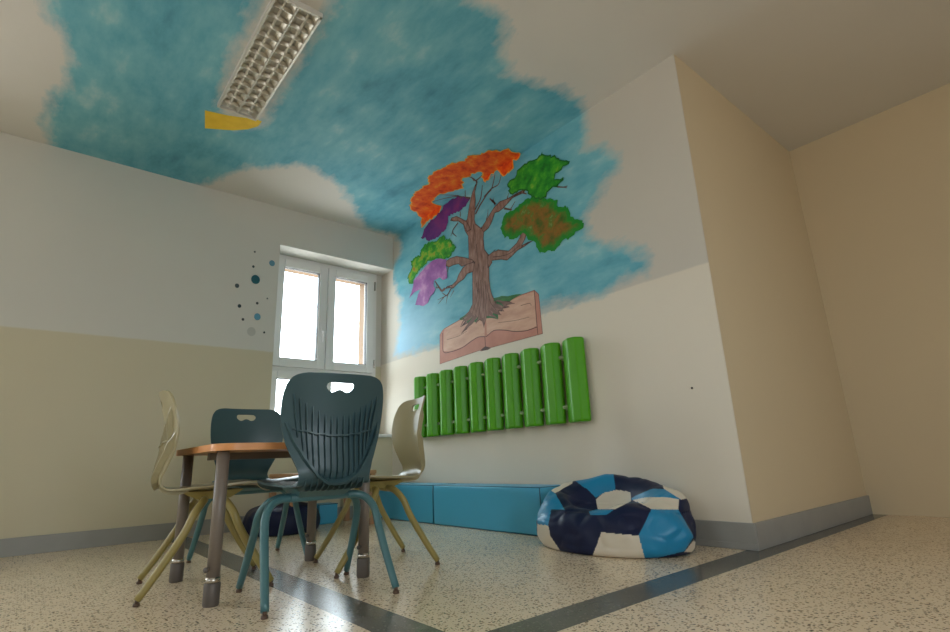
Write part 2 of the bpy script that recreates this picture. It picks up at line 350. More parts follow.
UPR = D_((770, 362), (785, 345), (822, 288), (860, 222), (900, 160), (950, 112))+B_((45, 555), (90, 530), (150, 508), (230, 462), (290, 430), (330, 388), (362, 348), (378, 352), (330, 416), (290, 460), (200, 502), (162, 545), (120, 590), (80, 622))+D_((905, 220), (870, 320), (842, 368), (798, 405))
STUB = D_((640, 300), (582, 268), (540, 248), (492, 264), (480, 292), (512, 300), (560, 300), (605, 332), (640, 400), (680, 380))
LEFT1 = E_((690, 185), (600, 163), (540, 153), (480, 172), (436, 205), (440, 248), (470, 262), (512, 240), (560, 230), (592, 256), (640, 235), (720, 215))
LEFT2 = E_((720, 205), (640, 228), (600, 262), (560, 330), (540, 385), (500, 425), (450, 440), (425, 470), (455, 462), (490, 455), (480, 470), (512, 458), (560, 408), (612, 372), (642, 322), (700, 305))
P0, F0 = [], []
tr_o = paint('trunk', trunk, mt.m, .0040, tree, step=.02)
for nm, pl, o_ in (('branch', RIGHT, .0043), ('branch', UPR, .0046), ('branch', STUB, .0049), ('branch', LEFT1, .0052), ('branch', LEFT2, .0055)): paint(nm, pl, mt.m, o_, tree, step=.02)
# twigs: thin brush lines
def stroke(name, lines, mat, off, parent):
    for l in lines: stroke1(name, [l], mat, off, parent)
def stroke1(name, lines, mat, off, parent):
    vs, fs = [], []; base = V((XW, MY, MZ))
    for pts, w0, w1 in lines:
        P = spline([V((*on_wall(p), 0)) for p in pts], 5); n = len(P); k = len(vs)
        for i, p in enumerate(P):
            t = (P[min(i+1, n-1)]-P[max(i-1, 0)]).normalized(); w = (w0+(w1-w0)*i/(n-1))/2
            q = V((-t.y, t.x, 0))*w
            vs += [fold(p.x+q.x, p.y+q.y, off)-base, fold(p.x-q.x, p.y-q.y, off)-base]
        fs += [(k+2*i, k+2*i+1, k+2*i+3, k+2*i+2) for i in range(n-1)]
    return mesh(name, vs, fs, mat, parent)
M['twig'] = simple('dark_bark_paint', col(104, 74, 66), .6)
M['rootp'] = simple('root_brown_paint', col(122, 90, 80), .6)
M['ink'] = simple('dark_outline_paint', col(74, 48, 42), .6)
w = .022
stroke('twig', [(A_((712, 385), (690, 360), (655, 345)), .025, .008), (A_((715, 385), (745, 365), (780, 330)), .022, .008),
    (D_((715, 190), (765, 90), (778, 20))+A_((785, 430)), .018, .008), (D_((720, 230), (760, 150), (830, 40))+A_((870, 470), (890, 400), (905, 330)), .02, .008),
    (A_((800, 540), (870, 465), (930, 430), (950, 390))+B_((95, 320), (100, 300)), .012, .008), (D_((905, 140), (890, 110), (860, 85)), .015, .006), (D_((890, 115), (895, 75)), .01, .005),
    (D_((670, 80), (560, 62), (480, 45), (360, 42)), .022, .006), (D_((560, 62), (430, 75), (310, 108)), .018, .006), (D_((622, 70), (622, 0)), .012, .008),
    (D_((575, 255), (575, 205)), .014, .008), (D_((555, 310), (500, 395), (540, 445)), .016, .006), (D_((505, 390), (485, 440)), .01, .005), (D_((822, 290), (835, 235), (840, 185)), .012, .005),
    (B_((20, 520), (50, 555)), .014, .02), (B_((0, 505), (30, 540)), .01, .014), (B_((150, 510), (165, 460)), .012, .006), (B_((125, 592), (190, 605)), .018, .012), (B_((180, 600), (220, 530)), .012, .006),
    (B_((285, 455), (320, 468)), .016, .008), (B_((580, 405), (640, 408), (672, 398)), .012, .006), (B_((640, 408), (668, 415)), .008, .005),
    (E_((462, 262), (455, 305)), .014, .006), (E_((430, 462), (400, 482), (370, 445), (335, 392)), .03, .010), (E_((375, 450), (350, 455), (345, 430)), .014, .005),
    (E_((485, 465), (455, 530), (440, 610)), .018, .004), (E_((470, 500), (440, 530), (360, 570)), .016, .004), (E_((440, 530), (400, 500)), .012, .005), (E_((420, 545), (380, 590), (365, 610)), .01, .003), (E_((515, 480), (480, 545)), .01, .004)], M['twig'], .0035, tree)
stroke('root', [(F_(*q), a, b) for q, a, b in ((((300, 240), (262, 275), (238, 288), (218, 330)), .03, .006), (((310, 250), (290, 290), (262, 325), (222, 378)), .034, .006), (((330, 250), (300, 300), (268, 330), (262, 352)), .03, .005), (((290, 225), (250, 255), (212, 276)), .04, .008), (((370, 270), (378, 300), (383, 334)), .03, .006), (((430, 200), (470, 232), (505, 246)), .03, .006), (((420, 225), (450, 255), (482, 276)), .03, .006), (((450, 180), (500, 200), (525, 222)), .03, .006), (((460, 150), (530, 160), (598, 166)), .034, .006), (((460, 160), (520, 175), (562, 192)), .034, .006), (((340, 260), (335, 290), (325, 308)), .02, .005))], M['rootp'], .0056, tree)
M['grassp'] = simple('grass_tuft_paint', col(40, 104, 54), .6)
stroke('grass_blade', [(F_(*q), a, b) for q, a, b in ((((214, 276), (236, 262), (262, 246)), .02, .006), (((318, 294), (332, 276), (344, 258)), .022, .004), (((402, 262), (436, 262), (478, 274)), .02, .005), (((446, 236), (462, 250), (476, 268)), .018, .004), (((470, 158), (505, 172), (520, 190)), .02, .004), (((452, 140), (500, 126), (560, 118)), .03, .008), (((264, 298), (284, 282), (300, 262)), .016, .004))], M['grassp'], .0058, tree)
stroke('bark_line', [(F_((330, 20), (335, 120), (300, 240)), .006, .004), (F_((360, 0), (365, 120), (350, 230), (340, 270)), .006, .004), (F_((390, 10), (398, 130), (385, 280)), .006, .004), (F_((405, 60), (425, 150), (470, 215)), .006, .004), (F_((345, 60), (348, 150), (320, 260)), .005, .003), (F_((380, 80), (380, 200)), .005, .003), (E_((730, 40), (745, 200), (760, 330), (740, 500)), .006, .004), (E_((800, 250), (790, 380), (800, 520)), .006, .004), (D_((700, 330), (720, 450), (715, 560)), .006, .004), (D_((690, 200), (680, 300), (690, 400)), .005, .003), (C_((30, 580), (110, 570), (180, 545), (260, 480)), .006, .004)], M['ink'], .0060, tree)
# foliage
OR = A_((85, 575), (110, 535), (135, 500), (175, 465), (215, 440), (262, 412), (268, 345), (320, 300), (390, 265), (440, 245), (490, 215), (600, 195), (640, 150), (700, 138), (760, 135), (820, 95), (900, 92), (950, 95))+B_((60, 90), (110, 85), (155, 66), (170, 98), (235, 104), (262, 140), (245, 165), (210, 180), (202, 240), (152, 298), (100, 310), (92, 280), (60, 270), (20, 300), (0, 335))+A_((890, 320), (850, 380), (820, 405), (792, 390), (775, 345), (792, 305), (740, 303), (690, 318), (650, 345), (598, 362), (595, 400), (605, 450), (560, 465), (490, 490), (420, 500), (360, 520), (310, 575))+D_((310, 110), (350, 135), (402, 165), (380, 220), (330, 260), (270, 300), (205, 355), (200, 310), (180, 250), (160, 210), (110, 190), (92, 150), (96, 112))
PU = D_((670, 90), (640, 140), (590, 190), (530, 225), (470, 240), (465, 300), (440, 370), (390, 420), (330, 470), (270, 485), (245, 455), (205, 455), (240, 380), (265, 340), (290, 300), (340, 260), (390, 200), (410, 165), (460, 120), (500, 85), (560, 65), (620, 70))
GL = D_((210, 545), (250, 520), (290, 490), (350, 480), (380, 455), (410, 432), (450, 470), (475, 450), (500, 500), (530, 550), (525, 600))+E_((515, 110), (480, 160), (430, 185), (330, 190), (270, 205), (200, 275), (150, 345), (125, 412), (98, 416), (78, 360), (90, 310), (115, 265), (108, 200), (140, 165), (195, 150), (203, 90))
PL = E_((445, 190), (440, 240), (450, 310), (455, 365), (410, 382), (385, 355), (330, 385), (320, 430), (340, 470), (320, 510), (290, 540), (270, 600), (230, 627), (150, 617), (165, 560), (175, 520), (200, 470), (140, 500), (92, 552), (125, 460), (135, 390), (190, 320), (250, 250), (310, 200), (370, 175))
GT = B_((145, 380), (180, 340), (215, 320), (240, 265), (270, 230), (320, 205), (370, 180), (420, 145), (450, 112), (490, 135), (560, 145), (620, 180), (692, 178), (688, 210), (640, 240), (600, 270), (560, 310), (570, 340), (605, 345), (640, 328), (647, 355), (600, 390), (540, 420), (500, 460), (480, 505), (430, 505), (370, 500), (340, 470), (315, 430), (290, 425), (240, 450), (200, 467), (170, 445), (160, 410))
GB = C_((88, 345), (130, 230), (155, 188), (220, 170), (280, 110), (330, 70), (440, 58), (500, 68), (580, 80), (597, 140), (684, 153), (692, 220), (740, 250), (812, 268), (820, 312), (770, 350), (720, 400), (660, 430), (600, 470), (572, 532), (430, 542), (405, 480), (390, 440), (330, 430), (312, 380), (270, 375), (225, 422), (130, 412))
fol = [('orange foliage', OR, .0060, [(0, col(184, 40, 4)), (.35, col(226, 76, 6)), (.65, col(236, 100, 12)), (1, col(240, 150, 36))], col(242, 170, 50), .014, 9),
       ('green foliage at the upper right', GT, .0064, [(0, col(14, 92, 22)), (.4, col(34, 138, 30)), (.7, col(70, 164, 34)), (1, col(134, 182, 44))], col(16, 100, 28), .018, 8),
       ('brown and green foliage at the right', GB, .0062, [(0, col(50, 98, 18)), (.3, col(104, 96, 22)), (.55, col(144, 98, 28)), (.75, col(92, 116, 34)), (1, col(150, 164, 100))], col(24, 132, 34), .075, 7),
       ('green foliage at the lower left', GL, .0056, [(0, col(22, 106, 26)), (.45, col(58, 158, 40)), (.7, col(136, 176, 48)), (1, col(176, 108, 44))], col(28, 130, 36), .022, 9),
       ('violet foliage', PU, .0066, [(0, col(72, 34, 108)), (.5, col(104, 44, 120)), (1, col(142, 50, 112))], col(88, 34, 96), .006, 4),
       ('lilac foliage', PL, .0060, [(0, col(124, 72, 140)), (.5, col(158, 98, 168)), (1, col(200, 150, 196))], None, .006, 5)]
for lb, pl, of, st, ec, ew, sc in fol:
    al = None
    paint('foliage', pl, paint_mat(lb.replace(' ', '_')+'_paint', st, ec, ew, sc*1.25, 7, alpha=al).m, of, tree, step=.02, jit=.013 if lb != 'lilac foliage' else .003)['label'] = lb
# grass and book
book = bpy.data.objects.new('painted_book', None); link(book, mural)
paint('cover', F_((70, 385), (85, 358), (102, 340), (215, 276), (390, 200), (560, 140), (650, 100), (735, 70), (766, 100), (794, 378), (432, 476), (410, 490), (362, 500), (350, 496), (70, 592)), paint_mat('book_cover_paint', [(0, col(182, 122, 106)), (1, col(200, 142, 124))], col(120, 74, 64), .006, 5).m, .0026, book)
mp = paint_mat('book_page_paint', [(0, col(192, 148, 128)), (.5, col(206, 164, 142)), (1, col(216, 178, 156))], col(190, 140, 118), .005, 5, stretch=(1, 3, 1)).m
paint('page', F_((98, 368), (104, 344), (215, 280), (300, 235), (388, 262), (388, 395), (340, 402), (290, 430), (230, 472), (150, 502), (95, 502)), mp, .0032, book)
paint('page', F_((394, 262), (450, 190), (560, 146), (650, 106), (734, 80), (753, 328), (680, 356), (600, 362), (520, 352), (450, 356), (400, 395)), mp, .0032, book)
paint('spine', F_((355, 494), (390, 466), (430, 476), (410, 488), (380, 496)), M['ink'], .0034, book)
stroke('outline', [(F_((90, 372), (95, 500), (150, 504), (230, 475), (290, 432), (340, 402), (388, 398)), .006, .006), (F_((392, 395), (402, 395), (450, 356), (520, 352), (600, 362), (680, 356), (755, 330)), .006, .006), (F_((735, 72), (755, 330), (760, 380)), .006, .006), (F_((388, 398), (392, 470)), .006, .006), (F_((640, 180), (700, 165), (715, 180)), .004, .003), (F_((120, 420), (200, 395), (260, 360)), .003, .003), (F_((480, 300), (600, 285), (700, 260)), .003, .003)], M['ink'], .0038, book)
paint('grass', F_((430, 130), (480, 122), (505, 112), (550, 114), (600, 102), (652, 97), (610, 118), (580, 138), (545, 165), (500, 190), (480, 235), (482, 272), (440, 268), (400, 250), (370, 270), (320, 290), (260, 278), (212, 282), (250, 250), (320, 225)), paint_mat('grass_green_paint', [(0, col(30, 92, 44)), (1, col(70, 130, 66))], None).m, .0036, tree)

# ---------------------------------------------------------------- dots on the window wall
dots = [(1.321, 2.375, .009, 'tiny grey dot', 'topmost'), (1.481, 2.299, .026, 'mid-sized steel blue dot', 'nearest the window lintel'), (1.319, 2.231, .011, 'small dark dot', 'above the large teal dot'),
        (1.346, 2.113, .038, 'large dark teal dot', 'the biggest of the dots'), (1.195, 2.026, .018, 'dark slate dot', 'left of the large teal dot'), (1.461, 1.953, .007, 'pinhead grey dot', 'close beside the window frame'),
        (1.376, 1.895, .011, 'small black dot', 'below the large teal dot'), (1.229, 1.846, .015, 'small charcoal dot', 'below the dark slate one'), (1.386, 1.771, .028, 'mid-sized light blue dot', 'lower middle of the scatter'),
        (1.267, 1.73, .011, 'small black dot', 'left of the light blue dot'), (1.345, 1.63, .036, 'large pale grey smudged dot', 'lowest of the scatter'), (1.454, 1.636, .009, 'tiny dark dot', 'right of the pale grey dot')]
dc = [(95, 100, 100), (88, 138, 160), (50, 66, 70), (20, 92, 104), (62, 80, 88), (80, 90, 92), (48, 58, 60), (44, 66, 72), (92, 148, 172), (52, 62, 64), (184, 185, 179), (52, 60, 62)]
for (x, z, r, a, b), c in zip(dots, dc):
    bm = bmesh.new(); n = 28
    bmesh.ops.create_cone(bm, segments=n, radius1=r, radius2=r, depth=.0012, cap_ends=True)
    for v in bm.verts: v.co = V((v.co.x, v.co.z, v.co.y*1.12))
    o = from_bm('wall_dot', bm, simple('dot_paint', col(*c), .6, var=.06)); o.location = (x, YW-.0008, z)
    tag(o, f'{a} on the wall left of the window, {b}', 'wall dot', 'painted dots on the window wall')

bm = bmesh.new(); q = on_wall((692, 388)); tube(bm, [(XW-.0045, q[0], q[1]), (XW-.0005, q[0], q[1])], [.0045, .006], 12)  # nail hole drawn as a small raised dark stub
tag(from_bm('wall_nail_hole', bm, M['rubber'], None, True), 'tiny dark nail hole in the plaster right of the green radiator', 'nail hole')
# ---------------------------------------------------------------- radiator
rad = thing('radiator', 'wide green radiator of ten rounded upright columns below the book mural', 'radiator', (XW, 3.12, .69))
prof = [(.03, -.086), (.046, -.0885), (.054, -.086), (.090, -.066), (.097, -.058), (.1045, -.012), (.105, -.006), (.1035, .0), (.1005, .006), (.060, .076), (.053, .084), (.046, .0885), (.03, .087)]
for i in range(10):
    yc = 2.222+.2062*i-3.12; bm = bmesh.new(); z0, z1 = -.005+.0, .548
    lv = [(z0, .90), (z0+.006, .97), (z0+.014, 1.), (z1-.014, 1.), (z1-.006, .97), (z1, .90)]; rings = []
    P = [V((a, b, 0)) for a, b in prof]
    for z, k in lv: rings.append([bm.verts.new((-(.022+(p.x-.022)*k), yc+p.y*k, z)) for p in P])
    for A, B in zip(rings, rings[1:]):
        for j in range(len(P)): bm.faces.new((A[j], A[(j+1) % len(P)], B[(j+1) % len(P)], B[j]))
    bm.faces.new(rings[0]); bm.faces.new(rings[-1])
    from_bm('column', bm, M['green'], rad, False)
for z in (.10, .44): tubes('pipe', [([(-.045, 2.15-3.12, z), (-.045, 4.15-3.12, z)], .0125)], M['pipe'], rad, 12)
for y in (2.295, 3.12, 3.945):
    for z in (.08, .42): boxes('bracket', [((-.034, y-3.105, z), (-.0005, y-3.075, z+.04))], M['pipe'], rad)

# ---------------------------------------------------------------- foam blocks
def pad(name, label, a, b, group='blue foam blocks along the walls'):
    c = V(((a[0]+b[0])/2, (a[1]+b[1])/2, a[2])); hx, hy, hz = (b[0]-a[0])/2, (b[1]-a[1])/2, b[2]-a[2]
    t = thing(name, label, 'foam block', c, 0, group); bm = bmesh.new(); box(bm, (-hx, -hy, 0), (hx, hy, hz), .014, 3)
    bmesh.ops.subdivide_edges(bm, edges=[e for e in bm.edges if e.calc_length() > .12], cuts=10, use_grid_fill=True)
    for v in bm.verts:
        p = v.co+c; k = min(1, min(abs(v.co.x-hx), abs(v.co.x+hx))*8+.2) if False else 1
        v.co += V((noise.noise(p*5), noise.noise(p*5+V((9, 2, 1))), 0))*.003+V((0, 0, noise.noise(p*4+V((3, 3, 3)))*.003*(v.co.z/hz)))
    from_bm('cover', bm, M['padblue'], t, True).data.set_sharp_from_angle(angle=R(50))
    e = .004; r = .0035
    tubes('piping', [([(-hx+e, -hy+e, hz-e), (hx-e, -hy+e, hz-e), (hx-e, hy-e, hz-e), (-hx+e, hy-e, hz-e), (-hx+e, -hy+e, hz-e)], r), ([(-hx+e, -hy+e, hz), (-hx+e, -hy+e, 0.004)], r), ([(-hx+e, hy-e, hz), (-hx+e, hy-e, 0.004)], r), ([(-hx+e, hy-e, .006), (-hx+e, -hy+e, .006)], r)], M['seam'], t, 6)
    return t
pad('foam_block', 'long blue foam block on the floor next to the football beanbag', (2.50, 2.405, 0), (2.752, 3.565, .293))
pad('foam_block', 'long blue foam block behind the olive chair in the window corner', (2.505, 3.58, 0), (2.752, 4.60, .293))
pad('foam_block', 'small low blue foam block by the window wall beneath the wooden table', (1.93, 4.42, 0), (2.105, 4.62, .16))

# ---------------------------------------------------------------- chairs
PROF = [(-.246, .818), (-.232, .77), (-.214, .70), (-.203, .63), (-.204, .56), (-.214, .50), (-.218, .455), (-.202, .420), (-.165, .404), (-.085, .397), (0, .398), (.10, .406), (.165, .408), (.205, .400), (.232, .378)]
PC = spline([V((0, y, z)) for y, z in PROF], 12); SA = [0.]
for a, b in zip(PC, PC[1:]): SA.append(SA[-1]+(b-a).length)
SL = SA[-1]
def prof_at(s):
    s = min(max(s, 0), SL); i = int(np.searchsorted(SA, s)); i = min(max(i, 1), len(PC)-1)
    t = (s-SA[i-1])/(SA[i]-SA[i-1]); p = PC[i-1].lerp(PC[i], t); d = (PC[i]-PC[i-1]).normalized(); return p, V((0, d.z, -d.y))
def s_of_z(z):                # arc position of height z on the back
    for i in range(len(PC)):
        if PC[i].z <= z: return SA[i]
def s_of_y(y):
    for i in range(len(PC)-1, 0, -1):
        if PC[i].y <= y: return SA[i]
SJ = s_of_z(.425)
def shell(x, s, off=0.):      # off > 0: out of the back / underside
    p, n = prof_at(s); q = p+V((x, 0, 0))
    n = -n if (n.y > 0 and s < SJ) or (n.z > 0 and s >= SJ) else n
    kb = max(0, min(1, (SJ+.03-s)/.09)); ks = max(0, min(1, (s-SJ-.03)/.1))
    q += V((0, .042*kb*(x/.2)**2, .014*ks*(x/.2)**2))
    return q+n*off
sz_ = s_of_z; sy_ = s_of_y
HWB = [(.0, .125), (.004, .15), (.013, .172), (.03, .189), (.055, .199), (sz_(.72), .206), (sz_(.65), .204), (sz_(.58), .190), (sz_(.52), .168), (sz_(.475), .148), (sz_(.44), .138), (SJ+.012, .138)]
HWS = [(SJ-.004, .138), (SJ+.03, .143), (sy_(-.14), .165), (sy_(-.09), .19), (sy_(-.03), .205), (sy_(.06), .208), (sy_(.14), .205), (sy_(.19), .195), (SL-.022, .18), (SL-.008, .155), (SL, .12)]
def outline(hw):
    c = spline([V((w, s, 0)) for s, w in hw], 4); r = [(p.x, p.y) for p in c]
    return densify(r+[(-x, s) for x, s in r[::-1]], .014)
HC = .055
HOLE = densify([(-.056, HC-.004), (-.053, HC-.014), (-.044, HC-.020), (0, HC-.0215), (.044, HC-.020), (.053, HC-.014), (.056, HC-.004), (.053, HC+.005), (.042, HC+.016), (.030, HC+.020), (.020, HC+.017), (.010, HC+.011), (0, HC+.009), (-.010, HC+.011), (-.020, HC+.017), (-.030, HC+.020), (-.042, HC+.016), (-.053, HC+.005)], .008)
def shell_part(name, poly, hole, mat, parent, th=.008):
    P, F = fill(poly, .014, hole); n = len(P)
    vs = [shell(x, s, -th/2) for x, s in P]+[shell(x, s, th/2) for x, s in P]
    fs = [tuple(f) for f in F]+[tuple(i+n for i in f[::-1]) for f in F]
    cnt = {}
    for f in F:
        for i in range(3): a, b = f[i], f[(i+1) % 3]; cnt[(a, b)] = 1
    for a, b in cnt:
        if (b, a) not in cnt: fs.append((b, a, a+n, b+n))
    bm = bmesh.new(); vv = [bm.verts.new(v) for v in vs]
    for f in fs:
        try: bm.faces.new([vv[i] for i in f])
        except ValueError: pass
    o = from_bm(name, bm, mat, parent, True); auto(o, 50); return o
def fin(bm, path, h, th):     # path: (x, s) list; a thin rib standing on the back of the shell
    rows = []
    for i, (x, s) in enumerate(path):
        a = path[max(i-1, 0)]; b = path[min(i+1, len(path)-1)]; d = V((b[0]-a[0], b[1]-a[1])); d.normalize(); nx, ns = -d.y*th/2, d.x*th/2
        hh = h*min(1, i/2.5+.12, (len(path)-1-i)/2.5+.12)
        rows.append([bm.verts.new(shell(x+nx, s+ns, .003)), bm.verts.new(shell(x+nx*.6, s+ns*.6, .004+hh)), bm.verts.new(shell(x-nx*.6, s-ns*.6, .004+hh)), bm.verts.new(shell(x-nx, s-ns, .003))])
    for A, B in zip(rows, rows[1:]):
        for k in range(3): bm.faces.new((A[k], A[k+1], B[k+1], B[k]))
    bm.faces.new(rows[0]); bm.faces.new(rows[-1][::-1])
def make_chair(name, label, loc, rz, plastic, enamel, group='school chairs around the table'):
    t = thing(name, label, 'chair', loc, rz, group)
    shell_part('backrest', outline(HWB), HOLE, plastic, t); shell_part('seat', outline(HWS), None, plastic, t)
    bm = bmesh.new()
    for i in range(-7, 8):
        x = i*.0245; a = abs(x)/.18; zt = .655+.095*a**1.4; zb = .434+.17*a**2.8
        s0, s1 = sz_(zt), sz_(zb)+.016*max(0, 1-abs(x)/.15)
        kx = lambda s: x*(1-.16*max(0, (s-s0)/(s1-s0+.001))*min(1, a*1.2))
        fin(bm, [(kx(s), s) for s in np.linspace(s0, s1, 14)], .016, .007)
    for i in range(-5, 6):
        fin(bm, [(i*.0225, s) for s in np.linspace(SJ-.005, sy_(-.09), 9)], .016, .0055)
    fin(bm, [(x, sz_(.585+.030*(abs(x)/.16)**2)) for x in np.linspace(-.163, .163, 22)], .021, .009)
    U = [(x, sz_(.436+.20*(abs(x)/.187)**2.6)+.016*max(0, 1-abs(x)/.15)) for x in np.linspace(-.187, .187, 48)]
    fin(bm, U, .024, .011)
    from_bm('rib_panel', bm, plastic, t, False)
    bm = bmesh.new(); zt = .392
    A = [(-.11, -.13), (.11, -.13), (.11, .12), (-.11, .12)]; Bq = [(-.09, -.06), (.09, -.06), (.09, .07), (-.09, .07)]
    va = [bm.verts.new((x, y, zt)) for x, y in A]; vb = [bm.verts.new((x, y, .358)) for x, y in Bq]
    bm.faces.new(va); bm.faces.new(vb[::-1])
    for k in range(4): bm.faces.new((va[k], va[(k+1) % 4], vb[(k+1) % 4], vb[k]))
    from_bm('seat_bracket', bm, enamel, t)
    for sy, hw in ((-1, .238), (1, .225)):
        yb = sy*.035; tubes('crossbar', [([(-.115, yb, .356), (.115, yb, .356)], .0155)], enamel, t)
        for sx in (-1, 1):
            pts = spline([(sx*.115, yb, .356), (sx*(hw-.083), yb+sy*.003, .355), (sx*(hw-.046), yb+sy*.018, .338), (sx*(hw-.022), yb+sy*.043, .298), (sx*(hw-.015), sy*.105, .235), (sx*(hw-.008), sy*.170, .125), (sx*hw, sy*.238, .020)], 5)
            lg = tubes('leg', [(pts, [.0155]*(len(pts)-8)+[.0155-.00025*k for k in range(8)])], enamel, t)
            e = pts[-1]; tubes('glide', [([(e.x, e.y, .022), (e.x, e.y, .010)], .007), ([(e.x, e.y, .011), (e.x, e.y, .004), (e.x, e.y, 0)], [.011, .0125, .011])], M['glide'], lg, 12)
    return t
def copy_tree(o, parent=None):
    c = o.copy(); COL.objects.link(c); c.parent = parent
    for ch in o.children: copy_tree(ch, c)
    return c
c1 = make_chair('school_chair', 'dark teal school chair in front, ribbed back towards the viewer', (.928, 2.145, 0), R(-5.2), M['teal'], M['tealf'])
c1.scale.z = 1.009
c3 = copy_tree(c1); c3.location = (.978, 3.115, 0); c3.rotation_euler.z = R(180); c3['label'] = 'dark teal school chair facing the viewer from the far side of the table'
c2 = make_chair('school_chair', 'olive school chair seen from the side, near the green radiator', (1.390, 2.500, 0), R(78), M['olive'], M['olivef'])
c4 = copy_tree(c2); c4.location = (.655, 2.67, 0); c4.rotation_euler.z = R(-99); c4['label'] = 'olive school chair tucked in at the left end of the table'

# ---------------------------------------------------------------- table
tb = thing('school_table', 'small school table with an orange wooden edge between the chairs', 'table', (.885, 2.565, 0))
TX, TY = .35, .39
def rounded(hx, hy, r, n=8): return [(cx*(hx-r)+r*cos(a), cy*(hy-r)+r*sin(a)) for cx, cy, a0 in ((1, 1, 0), (-1, 1, pi/2), (-1, -1, pi), (1, -1, 1.5*pi)) for a in [a0+pi/2*k/n for k in range(n+1)]]
def slab(name, poly, z0, z1, mat, parent):
    bm = bmesh.new(); A = [bm.verts.new((x, y, z0)) for x, y in poly]; B = [bm.verts.new((x, y, z1)) for x, y in poly]; n = len(poly)
    bm.faces.new(A[::-1]); bm.faces.new(B)
    for k in range(n): bm.faces.new((A[k], A[(k+1) % n], B[(k+1) % n], B[k]))
    return auto(from_bm(name, bm, mat, parent, True), 40)
slab('tabletop', rounded(TX-.004, TY-.004, .086), .549, .5755, M['tabletop'], tb)
bm = bmesh.new(); P1, P2 = rounded(TX, TY, .09), rounded(TX-.004, TY-.004, .086); n = len(P1)
R4 = [[bm.verts.new((x, y, z)) for x, y in P] for P, z in ((P2, .548), (P1, .5485), (P1, .5745), (P2, .575))]
for A, B in zip(R4, R4[1:]):
    for k in range(n): bm.faces.new((A[k], A[(k+1) % n], B[(k+1) % n], B[k]))
auto(from_bm('edge_band', bm, M['beech'], tb, True), 50)
boxes('under_frame', [((-.28, -.02, .519), (.28, .02, .549))], M['legpaint'], tb)
for x, y in ((.316, -.308), (-.30, -.308), (.324, .29), (-.30, .29)):
    l = tubes('leg', [([(x, y, .549), (x, y, .075)], .0235)], M['legpaint'], tb, 20)
    auto(tubes('foot_cup', [([(x, y, .078), (x, y, .074), (x, y, .008), (x, y, 0)], [.026, .0285, .0285, .026])], M['legcup'], l, 20), 40)
    tubes('collar', [([(x, y, .098), (x, y, .076)], .0255)], M['steel'], l, 20)
    tubes('clamp_knob', [([(x-.022, y-.01, .125), (x-.034, y-.015, .125)], .009)], M['legcup'], l, 10)

# low wooden table by the window
wt = thing('low_wooden_table', 'low brown wooden table at the window behind the chairs', 'table', (1.9, 4.28, 0))
boxes('tabletop', [((-.36, -.25, .395), (.355, .25, .425))], M['pine'], wt, .004)
boxes('apron', [((-.30, -.215, .34), (.30, -.195, .395)), ((-.30, .195, .34), (.30, .215, .395))], M['pine'], wt)
for x in (-.33, .325):
    for y in (-.225, .225): boxes('leg', [((x-.022, y-.022, 0), (x+.022, y+.022, .395))], M['pine'], wt, .003)

# ---------------------------------------------------------------- beanbags
BC = V((2.465, 1.865, 0)); bd = V((.9, .2, 0)).normalized()
def bag(rad, prof, tilt, nu, nv, amp, seed, dvec, sq=0.):
    P = spline([V((a, b, 0)) for a, b in prof], 10); L = [0.]
    for a, b in zip(P, P[1:]): L.append(L[-1]+(b-a).length)
    vs, fs = [], []
    for j in range(nv+1):
        s = L[-1]*j/nv; i = min(max(int(np.searchsorted(L, s)), 1), len(P)-1); t = (s-L[i-1])/(L[i]-L[i-1]); q = P[i-1].lerp(P[i], t)
        for k in range(nu):
            a = 2*pi*k/nu; d = V((cos(a), sin(a), 0)); r, z = max(q.x, 0), max(q.y, 0)
            p = V((d.x*r*rad[0], d.y*r*rad[1], 0)); f = p.dot(dvec)/rad[0]; z = z*(1+tilt*f); p.z = z
            w = min(1, z/.05)
            n1 = noise.noise(p*6+V((seed, 0, 0))); n2 = 1-abs(noise.noise(V((p.x*7, p.y*7, p.z*11))+V((seed, 5, 1))))*2; n3 = noise.noise(p*16+V((seed, 8, 3)))
            o = d if r > .3 else V((0, 0, 1))
            o = (d*min(1, r*1.2)+V((0, 0, .5+.5*(z > .2)))).normalized()
            p = p+o*w*amp*(n1*1.1-.35*max(0, n2-.55)+n3*.28)
            p.z = max(p.z, 0); vs.append(p)
    for j in range(nv):
        for k in range(nu): fs.append((j*nu+k, j*nu+(k+1) % nu, (j+1)*nu+(k+1) % nu, (j+1)*nu+k))
    return vs, fs
vs, fs = bag((.302, .45), [(0, 0), (.5, 0), (.88, 0), (.98, .02), (1.03, .08), (1.03, .15), (.97, .215), (.86, .262), (.70, .275), (.56, .255), (.43, .195), (.26, .15), (.12, .14), (0, .14)], .34, 520, 260, .030, 3.3, bd)
bvh = BVHTree.FromPolygons([v+BC for v in vs], fs)
G_ = lambda *p: zp(520, 450, 3.475, *p)
NAVY, TURQ, CREAM = 0, 1, 2
